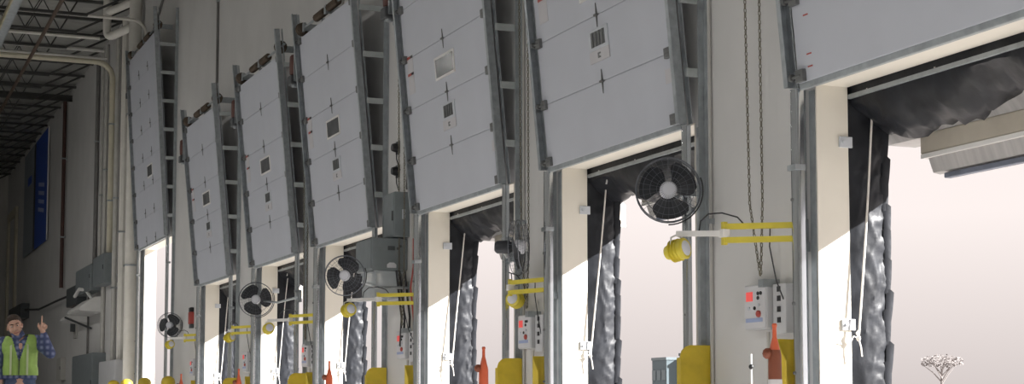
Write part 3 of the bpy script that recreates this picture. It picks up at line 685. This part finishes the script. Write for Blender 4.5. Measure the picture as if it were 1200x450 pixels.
wall_box('breaker_cabinet', 'tall dark electrical cabinet low on the far wall', 'electrical panel', 43.5, 47.4, 0.3, 2.1, .35, 'elec')
wall_box('breaker_cabinet', 'pale grey electrical cabinet right of the dark one', 'electrical panel', 40.0, 42.6, 0.3, 1.83, .30, 'panel_box')
wall_box('disconnect_box', 'small dark box on the wall behind the person', 'electrical box', 62.4, 67.0, 3.95, 4.5, .3, 'elec_dark')
wall_box('wall_phone', 'small grey call station low on the wall beside the person', 'call station', 51.6, 52.6, 1.5, 2.2, .15, 'wall_dim')
r = thing('lamp_unit', 'white curved wall lamp unit under the dark electrical boxes', 'wall lamp', (W, 45.2, 3.2))
part('hood', 'white', r, lambda b: b.prism([(0, .42), (-.25, .40), (-.62, .14), (-.66, .06), (-.60, .02), (0, .0)], 'y', -1.2, 1.2))
part('second_hood', 'white', r, lambda b: b.prism([(0, .30), (-.25, .26), (-.55, .02), (-.58, -.04), (-.52, -.08), (0, -.12)], 'y', 2.0, 3.4))
part('curved_arm', 'white', r, lambda b: b.tube([(-.45, 1.2, .55), (-.40, .7, .72), (-.3, .1, .66), (-.2, -.5, .35), (-.15, -.7, .0)], .05, 8), smooth=True)
part('brace', 'steel_dark', r, lambda b: b.bar((-.6, 2.0, .0), (-.05, .8, -.35), .05, .05))
r = thing('beacon', 'amber beacon on a tall grey back plate on the far wall', 'beacon', (W, 49.4, 2.8))
part('back_plate', 'conduit', r, lambda b: b.box(-.05, 0, -.30, .30, -.1, .75, .01))
part('lens', 'amber', r, lambda b: b.lathe([(.09, 0), (.09, .18), (.06, .22), (.02, .24)], 12, Matrix.Translation((-.12, 0, .45))), smooth=True)
part('base', 'elec_dark', r, lambda b: b.box(-.16, 0, -.14, .14, .1, .43))
r = thing('banner', 'tall blue wall banner with pale lettering and a grey left panel', 'banner', (W - .05, 57.0, 6.35))
part('blue_panel', 'banner_blue', r, lambda b: b.box(-.02, 0, 0, 3.7, 0, 3.92))
part('grey_panel', 'banner_grey', r, lambda b: b.box(-.02, 0, 4.3, 7.6, 0, 3.92))
part('hem', 'white', r, lambda b: b.box(-.03, .01, -.06, 0, 0, 3.92))
part('dark_gap', 'black', r, lambda b: b.box(-.015, .0, 3.7, 4.3, 0, 3.92))
for i in range(4):
    part('letter_stroke', 'banner_text', r, lambda b: b.prism([(.9, 0), (2.6, .22), (2.6, .36), (.9, .14)], 'x', -.03, -.02), key='bstroke', loc=(0, 0, 1.05 + i * .30))
part('logo_mark', 'banner_blue', r, lambda b: b.box(-.03, -.02, 5.0, 6.2, 2.6, 2.9))
r = thing('trim_8', 'pale door frame against the dim far end', 'trim', (W, 68, 0)); r['kind'] = 'structure'
part('frame_post', 'pipe_cream', r, lambda b: b.box(-.10, 0, -.6, -.1, 0, 8.4)); part('frame_post', 'pipe_cream', r, lambda b: b.box(-.10, 0, 2.6, 3.0, 0, 8.4)); part('frame_head', 'pipe_cream', r, lambda b: b.box(-.10, 0, -.6, 3.0, 8.4, 8.7))
r = thing('fire_alarm', 'red fire alarm unit with black top on the wall beside the sixth dock', 'alarm', (W, 32.2, 2.45))
part('housing', 'red', r, lambda b: b.box(-.08, 0, -.10, .10, -.12, .12, .01)); part('horn', 'black', r, lambda b: b.box(-.075, 0, -.09, .09, .12, .21, .01)); part('base_plate', 'elec_dark', r, lambda b: b.box(-.06, 0, -.10, .10, -.20, -.12))
for lab, x, y in (('yellow bollard at the near side of the tall far opening', W - .34, 32.9), ('yellow bollard at the far side of the tall far opening', W - .50, 37.0), ('leftmost yellow bollard beside the white drain pipe', W - .52, 38.75), ('brownish yellow bollard standing in front of the tall far opening', W - .50, 34.7)):
    r = thing('bollard', lab, 'bollard', (x, y, 0), group='yellow bollards by the tall opening')
    part('post', 'yellow', r, lambda b: b.lathe([(.14, 0), (.14, 1.20), (.12, 1.26), (.06, 1.30), (.01, 1.31)], 16), key='bol', smooth=True); part('base_collar', 'yellow', r, lambda b: b.lathe([(.2, 0), (.2, .02)], 16), key='bolc')
# cable tray and roof framing
r = thing('cable_tray', 'yellowish cable tray running lengthwise under the roof', 'cable tray', (3.2, 36, 9.2))
part('rail', 'tray', r, lambda b: b.box(-.10, -.07, -6, 6, -.05, .06)); part('rail', 'galv', r, lambda b: b.box(.09, .12, -6, 6, -.05, .06)); part('tray_floor', 'galv_flat', r, lambda b: b.box(-.07, .09, -6, 6, -.05, -.03))
for i in range(24): part('tray_rung', 'galv', r, lambda b: b.box(-.07, .09, -.02, .02, -.03, .0), key='trung', loc=(0, -5.75 + i * .5, 0))
JX0, JX1 = -3.0, 5.05
def web_bar(b): b.bar((0, 0, 0), (.40, 0, .72), .024, .024, (0, 1, 0))
def web_bar2(b): b.bar((0, 0, .72), (.40, 0, 0), .024, .024, (0, 1, 0))
for i in range(21):
    y = 34.0 + i * 1.84
    r = thing('roof_joist', 'dark open-web steel roof joist spanning away from the dock wall', 'joist', (0, y, 9.68), group='open-web roof joists')
    r['kind'] = 'structure'
    part('bottom_chord', 'joist', r, lambda b: b.box(JX0, JX1, -.055, .055, -.03, .03), key='jb')
    part('top_chord', 'joist', r, lambda b: b.box(JX0, W - .01, -.055, .055, .74, .80), key='jt')
    part('end_diagonal', 'joist', r, lambda b: b.bar((JX1 - .05, 0, 0), (W - .12, 0, .75), .05, .05, (0, 1, 0)), key='jd')
    for q in range(10):
        part('web_bar', 'joist', r, web_bar if q % 2 else web_bar2, key=('jw', q % 2), loc=(1.05 + q * .40, 0, .015))
r = thing('roof_girder', 'dark steel roof beam bearing on the dock wall', 'beam', (0, 51.4, 10.25)); r['kind'] = 'structure'
part('web_plate', 'joist', r, lambda b: b.box(JX0, W - .01, -.01, .01, -.08, .08)); part('flange', 'joist', r, lambda b: b.box(JX0, W - .01, -.06, .06, -.09, -.07)); part('flange', 'joist', r, lambda b: b.box(JX0, W - .01, -.06, .06, .07, .09))

# ------------------------------------------------------------------ unseen high-bay lamps, added as fill light for the hall
n = 0
for ly in (-6.0, 4.0, 14.0, 24.0, 34.0, 44.0):
    for lx in (-6.5,):
        r = thing('fill_lamp', 'unseen linear fill lamp added below the roof, %s along the hall' % ['behind the viewpoint', 'nearest', 'second', 'third', 'fourth', 'farthest'][n], 'lamp', (lx, ly, 8.9), group='added fill lamps')
        part('housing', 'white_metal', r, lambda b: b.box(-.3, .3, -.65, .65, 0, .09, .01), key='hb1')
        part('diffuser', 'lens', r, lambda b: b.box(-.27, .27, -.62, .62, -.012, .0), key='hb2')
        for s_ in (-.5, .5): part('hanger_wire', 'cable', r, lambda b: b.tube([(0, s_, .09), (0, s_, ZC - 8.9)], .006, 5), key=('hb3', s_))
        n += 1
        ld = bpy.data.lights.new('fill_light', 'AREA'); ld.shape = 'RECTANGLE'; ld.size = .54; ld.size_y = 1.24; ld.energy = FILL_LAMP_W; ld.color = (1.0, .98, .95)
        lo = bpy.data.objects.new('fill_light', ld); COL.objects.link(lo); lo.parent = r; lo.location = (0, 0, -.03)

# ------------------------------------------------------------------ outside: distant buildings and a tree, haze put into their colours
def far_building(label, x, y, w, d, h, nwin):
    r = thing('distant_building', label, 'building', (x, y, -1.3), group='distant pale buildings')
    part('body', 'far_block_hazed', r, lambda b: b.box(-w / 2, w / 2, -d / 2, d / 2, 0, h))
    part('parapet', 'far_pane_hazed', r, lambda b: b.box(-w / 2 - .1, w / 2 + .1, -d / 2 - .1, d / 2 + .1, h, h + .35))
    for i in range(nwin):
        for j in range(2):
            part('window', 'far_pane_hazed', r, lambda b: b.box(-w / 2 - .12, -w / 2 + .02, -.5, .5, 0, 1.3), loc=(0, -d / 2 + (i + .5) * d / nwin, h - 2.6 - 2.6 * j), key='fw')
far_building('distant building in haze-painted pale blue seen through the second dock', 100.6, 188.6, 3, 4, 7.9, 3)
far_building('slightly taller distant building in haze-painted pale tones seen through the second dock', 103.6, 186.6, 3, 4, 8.5, 3)
r = thing('tree', 'tree in haze-painted pale grey outside the rightmost dock', 'tree', (100, 131.0, -1.3))
part('trunk', 'bark_hazed', r, lambda b: b.tube([(0, 0, 0), (.1, .2, 3), (0, 0, 5.6)], [.22, .16, .08], 8), smooth=True)
for i in range(9):
    a = i * 2.4; part('branch', 'bark_hazed', r, lambda b: b.tube([(0, 0, 4.1 + .15 * i), (.8 * math.cos(a), .9 * math.sin(a), 5.1 + .14 * i), (1.5 * math.cos(a), 1.9 * math.sin(a), 5.75 + .13 * i)], [.07, .05, .02], 5))
def leaves(b):
    rnd = random.Random(3)
    for i in range(700):
        a = rnd.uniform(0, 2 * PI); rr = rnd.random() ** .6; el = rnd.uniform(-.6, 1)
        c = Vector((1.9 * rr * math.cos(a), 2.3 * rr * math.sin(a), 6.2 + .85 * el * (1.1 - rr * .6)))
        u = Vector((rnd.uniform(-1, 1), rnd.uniform(-1, 1), rnd.uniform(-1, 1))).normalized() * .13; v = u.orthogonal().normalized() * .08
        b.add([c - u, c + v, c + u, c - v], [(0, 1, 2, 3)])
o = part('foliage', 'leaf_hazed', r, leaves); o['kind'] = 'stuff'

# ------------------------------------------------------------------ the person
P = thing('person', 'person in a lime safety vest over a plaid shirt, pointing one finger up', 'person', (1.85, 18.6, 0), (0, 0, math.radians(-5.8)))
def cap(b, p, q, r0, r1, n=12):
    p, q = Vector(p), Vector(q); b.ball(p, r0, n); b.ball(q, r1, n)
    b.tube([p, q], [r0, r1], n)
def organic(name, m, fn, voxel, smooth_it=4, cut=None, post=None):
    b = MB(); fn(b); me = b.mesh(name); o = bpy.data.objects.new(name, me); COL.objects.link(o)
    rm = o.modifiers.new('r', 'REMESH'); rm.mode = 'VOXEL'; rm.voxel_size = voxel; rm.use_smooth_shade = True
    sm = o.modifiers.new('s', 'SMOOTH'); sm.factor = .5; sm.iterations = smooth_it
    dg = bpy.context.evaluated_depsgraph_get(); dg.update()
    me2 = bpy.data.meshes.new_from_object(o.evaluated_get(dg)); o.modifiers.clear(); o.data = me2; bpy.data.meshes.remove(me); me2.name = name
    me2.materials.clear(); me2.materials.append(M[m])
    if cut:
        bm = bmesh.new(); bm.from_mesh(me2)
        bmesh.ops.delete(bm, geom=[f for f in bm.faces if cut(f.calc_center_median())], context='FACES'); bm.to_mesh(me2); bm.free()
    for p_ in me2.polygons: p_.use_smooth = True
    o.parent = P; return o
# joints (local: front is -Y, +X is to the viewer's right)
NK, HD = (-.035, -.01, 1.475), Vector((-.066, -.045, 1.582))
SR, ER, WR_ = (.165, .0, 1.43), (.315, -.16, 1.29), (.235, -.25, 1.50)
SL, EL, WL = (-.185, .0, 1.405), (-.235, .03, 1.14), (-.20, -.10, .90)
HIP = (0, 0, .93)
Rh = Matrix.Rotation(math.radians(14), 3, 'Y') @ Matrix.Rotation(math.radians(-12), 3, 'X')   # head tilts
Rh = Matrix.Rotation(math.radians(-14), 3, 'Y') @ Matrix.Rotation(math.radians(8), 3, 'X')
def hp(x, y, z): return HD + Rh @ Vector((x, y, z))
def body(b):
    for i in range(9):                                   # cranium, face, jaw as overlapping rounded masses
        pass
    b.ball(hp(0, .015, .035), .088, 16, (.88, 1.08, 1.0)); b.ball(hp(0, -.02, -.01), .078, 16, (.88, 1.0, 1.15))
    b.ball(hp(0, -.035, -.075), .05, 14, (1.0, .9, .85))
    cap(b, hp(0, -.098, .015), hp(0, -.116, -.022), .010, .015, 8); cap(b, hp(-.012, -.098, -.028), hp(.012, -.098, -.028), .010, .010, 8)
    for s_ in (-1, 1):
        b.ball(hp(s_ * .080, .012, -.005), .028, 8, (.35, .7, 1.1)); cap(b, hp(s_ * .015, -.092, .032), hp(s_ * .045, -.080, .036), .009, .008, 8)
        b.ball(hp(s_ * .042, -.068, -.03), .026, 8)
    cap(b, hp(0, .01, -.06), NK, .056, .062); cap(b, NK, (-.01, .0, 1.40), .064, .10)
    cap(b, (-.09, 0, 1.36), (.09, 0, 1.37), .10, .10); cap(b, (0, -.01, 1.32), (0, 0, 1.10), .125, .115); cap(b, (-.05, 0, 1.10), HIP, .11, .13); cap(b, (.05, 0, 1.10), HIP, .11, .13)
    for s, e, w in ((SR, ER, WR_), (SL, EL, WL)):
        cap(b, s, e, .056, .044); cap(b, e, w, .042, .029)
    for s_ in (-1, 1):
        cap(b, (s_ * .085, 0, .90), (s_ * .10, -.02, .50), .095, .062); cap(b, (s_ * .10, -.02, .50), (s_ * .11, .02, .09), .062, .04)
        cap(b, (s_ * .11, .03, .05), (s_ * .125, -.14, .035), .042, .034)
    # raised hand: palm, curled fingers, pointing index, thumb at the side
    w = Vector(WR_); pal = w + Vector((-.012, -.012, .075))
    cap(b, w, pal, .027, .030); cap(b, pal + Vector((-.026, 0, .005)), pal + Vector((.026, 0, .0)), .020, .020); cap(b, w + Vector((-.01, 0, .03)), pal + Vector((.01, 0, .02)), .026, .026)
    k = pal + Vector((-.008, -.002, .02))
    cap(b, k, k + Vector((.0, -.004, .048)), .0105, .010, 8); cap(b, k + Vector((0, -.004, .048)), k + Vector((.002, -.006, .098)), .010, .0085, 8)
    for i, (dx, L) in enumerate(((.012, .034), (.029, .031), (.043, .025))):
        a = pal + Vector((dx, -.004, .016 - i * .004)); c = a + Vector((.001, -.030, .012 - i * .003)); d = c + Vector((0, -.002, -L)); e = d + Vector((-.002, .020, -.008))
        cap(b, a, c, .0105, .010, 8); cap(b, c, d, .010, .009, 8); cap(b, d, e, .009, .008, 8)
    t0 = pal + Vector((-.030, -.008, -.02)); cap(b, w + Vector((-.012, 0, .03)), t0, .018, .014, 8); cap(b, t0, t0 + Vector((-.016, -.012, .030)), .013, .011, 8); cap(b, t0 + Vector((-.016, -.012, .030)), t0 + Vector((-.010, -.02, .056)), .011, .009, 8)
    # hanging hand, relaxed
    w = Vector(WL); pal = w + Vector((.01, -.03, -.07)); cap(b, w, pal, .026, .030)
    for i in range(4):
        a = pal + Vector((.012, -.028 + i * .018, -.02)); c = a + Vector((.006, -.006, -.042 + .004 * abs(i - 1))); d = c + Vector((.012, .0, -.030))
        cap(b, a, c, .010, .009, 8); cap(b, c, d, .009, .008, 8)
    cap(b, w + Vector((.0, -.03, -.03)), pal + Vector((.0, -.045, -.01)), .015, .012, 8); cap(b, pal + Vector((.0, -.045, -.01)), pal + Vector((.01, -.05, -.045)), .011, .009, 8)
organic('body', 'skin', body, .006, 3)
def hair(b):
    b.ball(hp(0, .028, .052), .092, 16, (.92, 1.06, .95)); b.ball(hp(0, .05, .0), .08, 14, (.98, .85, 1.0)); cap(b, hp(-.05, -.05, .105), hp(.05, -.05, .10), .022, .022)
def hair_cut(c):
    q = Rh.inverted() @ (c - HD); return (q.y < -.055 and q.z < .075) or (q.y < -.01 and q.z < .035) or q.z < -.055
organic('hair', 'hair', hair, .006, 2, hair_cut)
for s_ in (-1, 1):
    part('eye', 'eye_white', P, lambda b: b.ball(hp(s_ * .030, -.085, .014), .011, 8, (1.2, .6, .7)), smooth=True)
    part('pupil', 'hair', P, lambda b: b.ball(hp(s_ * .030, -.092, .014), .006, 8), smooth=True)
    part('eyebrow', 'hair', P, lambda b: b.tube([hp(s_ * .014, -.100, .034), hp(s_ * .032, -.094, .041), hp(s_ * .048, -.082, .036)], .005, 5), smooth=True)
part('mouth', 'lips', P, lambda b: b.tube([hp(-.024, -.082, -.060), hp(0, -.090, -.064), hp(.024, -.082, -.060)], .006, 6), smooth=True)
def torso(b, g):
    cap(b, (-.10, 0, 1.365), (.10, 0, 1.38), .098 + g, .098 + g); cap(b, (-.04, -.015, 1.30), (-.04, -.005, 1.08), .118 + g, .112 + g); cap(b, (.04, -.015, 1.30), (.04, -.005, 1.08), .118 + g, .112 + g)
    cap(b, (-.055, 0, 1.10), (-.05, 0, .97), .112 + g, .118 + g); cap(b, (.055, 0, 1.10), (.05, 0, .97), .112 + g, .118 + g)
def shirt(b):
    torso(b, .012)
    for s, e, w in ((SR, ER, WR_), (SL, EL, WL)):
        cap(b, s, e, .072, .060); e2 = Vector(e).lerp(Vector(w), .94); cap(b, e, e2, .058, .043)
    cap(b, (-.02, .0, 1.40), NK, .088, .072)
organic('shirt', 'plaid', shirt, .009, 3, lambda c: (c - Vector(NK)).length < .085 and c.z > 1.468 or c.z < 1.0 or (c - Vector(WR_)).length < .03)
def vest(b):
    torso(b, .028); cap(b, (-.12, 0, 1.39), (-.05, .0, 1.43), .078, .082); cap(b, (.12, 0, 1.40), (.02, 0, 1.44), .080, .082)
def vest_cut(c):
    if c.z < 1.045: return True
    vx = -.012
    if c.y < -.02 and abs(c.x - vx) < max(0, (c.z - 1.20)) * .30 + .004 and c.z > 1.2: return True
    if (c - Vector((-.03, -.02, 1.51))).length < .105: return True
    if c.x > .185 and c.z > 1.22 or c.x < -.195 and c.z > 1.2: return True
    return False
organic('vest', 'vest', vest, .009, 3, vest_cut)
def on_front(x, z):
    # front surface height of the vest from its overlapping masses
    best = -.10
    for (cx, r0, za, zb, cy) in ((-.04, .146, 1.08, 1.30, -.012), (.04, .146, 1.08, 1.30, -.012), (-.052, .143, .97, 1.10, 0), (.052, .143, .97, 1.10, 0)):
        dz = max(0, za - z, z - zb); q = r0 * r0 - (x - cx) ** 2 - dz * dz
        if q > 0: best = min(best, cy - math.sqrt(q))
    return best - .003
for x, m, w, za, zb in ((-.012, 'vest_trim', .010, 1.05, 1.22), (.075, 'vest_tape', .022, 1.05, 1.40), (-.10, 'vest_tape', .022, 1.05, 1.38)):
    def strip(b):
        N = 16; g = []
        for i in range(N + 1):
            z = za + (zb - za) * i / N; g += [(x - w / 2, on_front(x - w / 2, z), z), (x + w / 2, on_front(x + w / 2, z), z)]
        N2 = len(g); g += [(a_, c_ + .012, d_) for a_, c_, d_ in g]
        b.add(g, [(2 * i, 2 * i + 1, 2 * i + 3, 2 * i + 2) for i in range(N)] + [(2 * i, 2 * i + 2, N2 + 2 * i + 2, N2 + 2 * i) for i in range(N)] + [(2 * i + 1, 2 * i + 3, N2 + 2 * i + 3, N2 + 2 * i + 1) for i in range(N)])
    part('zip' if m == 'vest_trim' else 'reflective_tape', m, P, strip, smooth=True)
def trousers(b):
    cap(b, (-.05, 0, .98), (.05, 0, .98), .122, .122)
    for s_ in (-1, 1): cap(b, (s_ * .075, 0, .90), (s_ * .10, -.02, .50), .112, .085); cap(b, (s_ * .10, -.02, .50), (s_ * .11, .02, .10), .083, .068)
organic('trousers', 'jeans', trousers, .012, 3, lambda c: c.z < .06)
for s_ in (-1, 1):
    part('shoe', 'shoe', P, lambda b: (b.ball((s_ * .12, -.06, .05), .06, 12, (.9, 2.3, .83)),), smooth=True)
part('collar', 'plaid', P, lambda b: (b.prism([(-.11, 1.50), (-.035, 1.42), (-.02, 1.46), (-.075, 1.545)], 'y', -.105, -.085), b.prism([(.045, 1.50), (-.03, 1.42), (-.04, 1.46), (.01, 1.545)], 'y', -.105, -.085)))
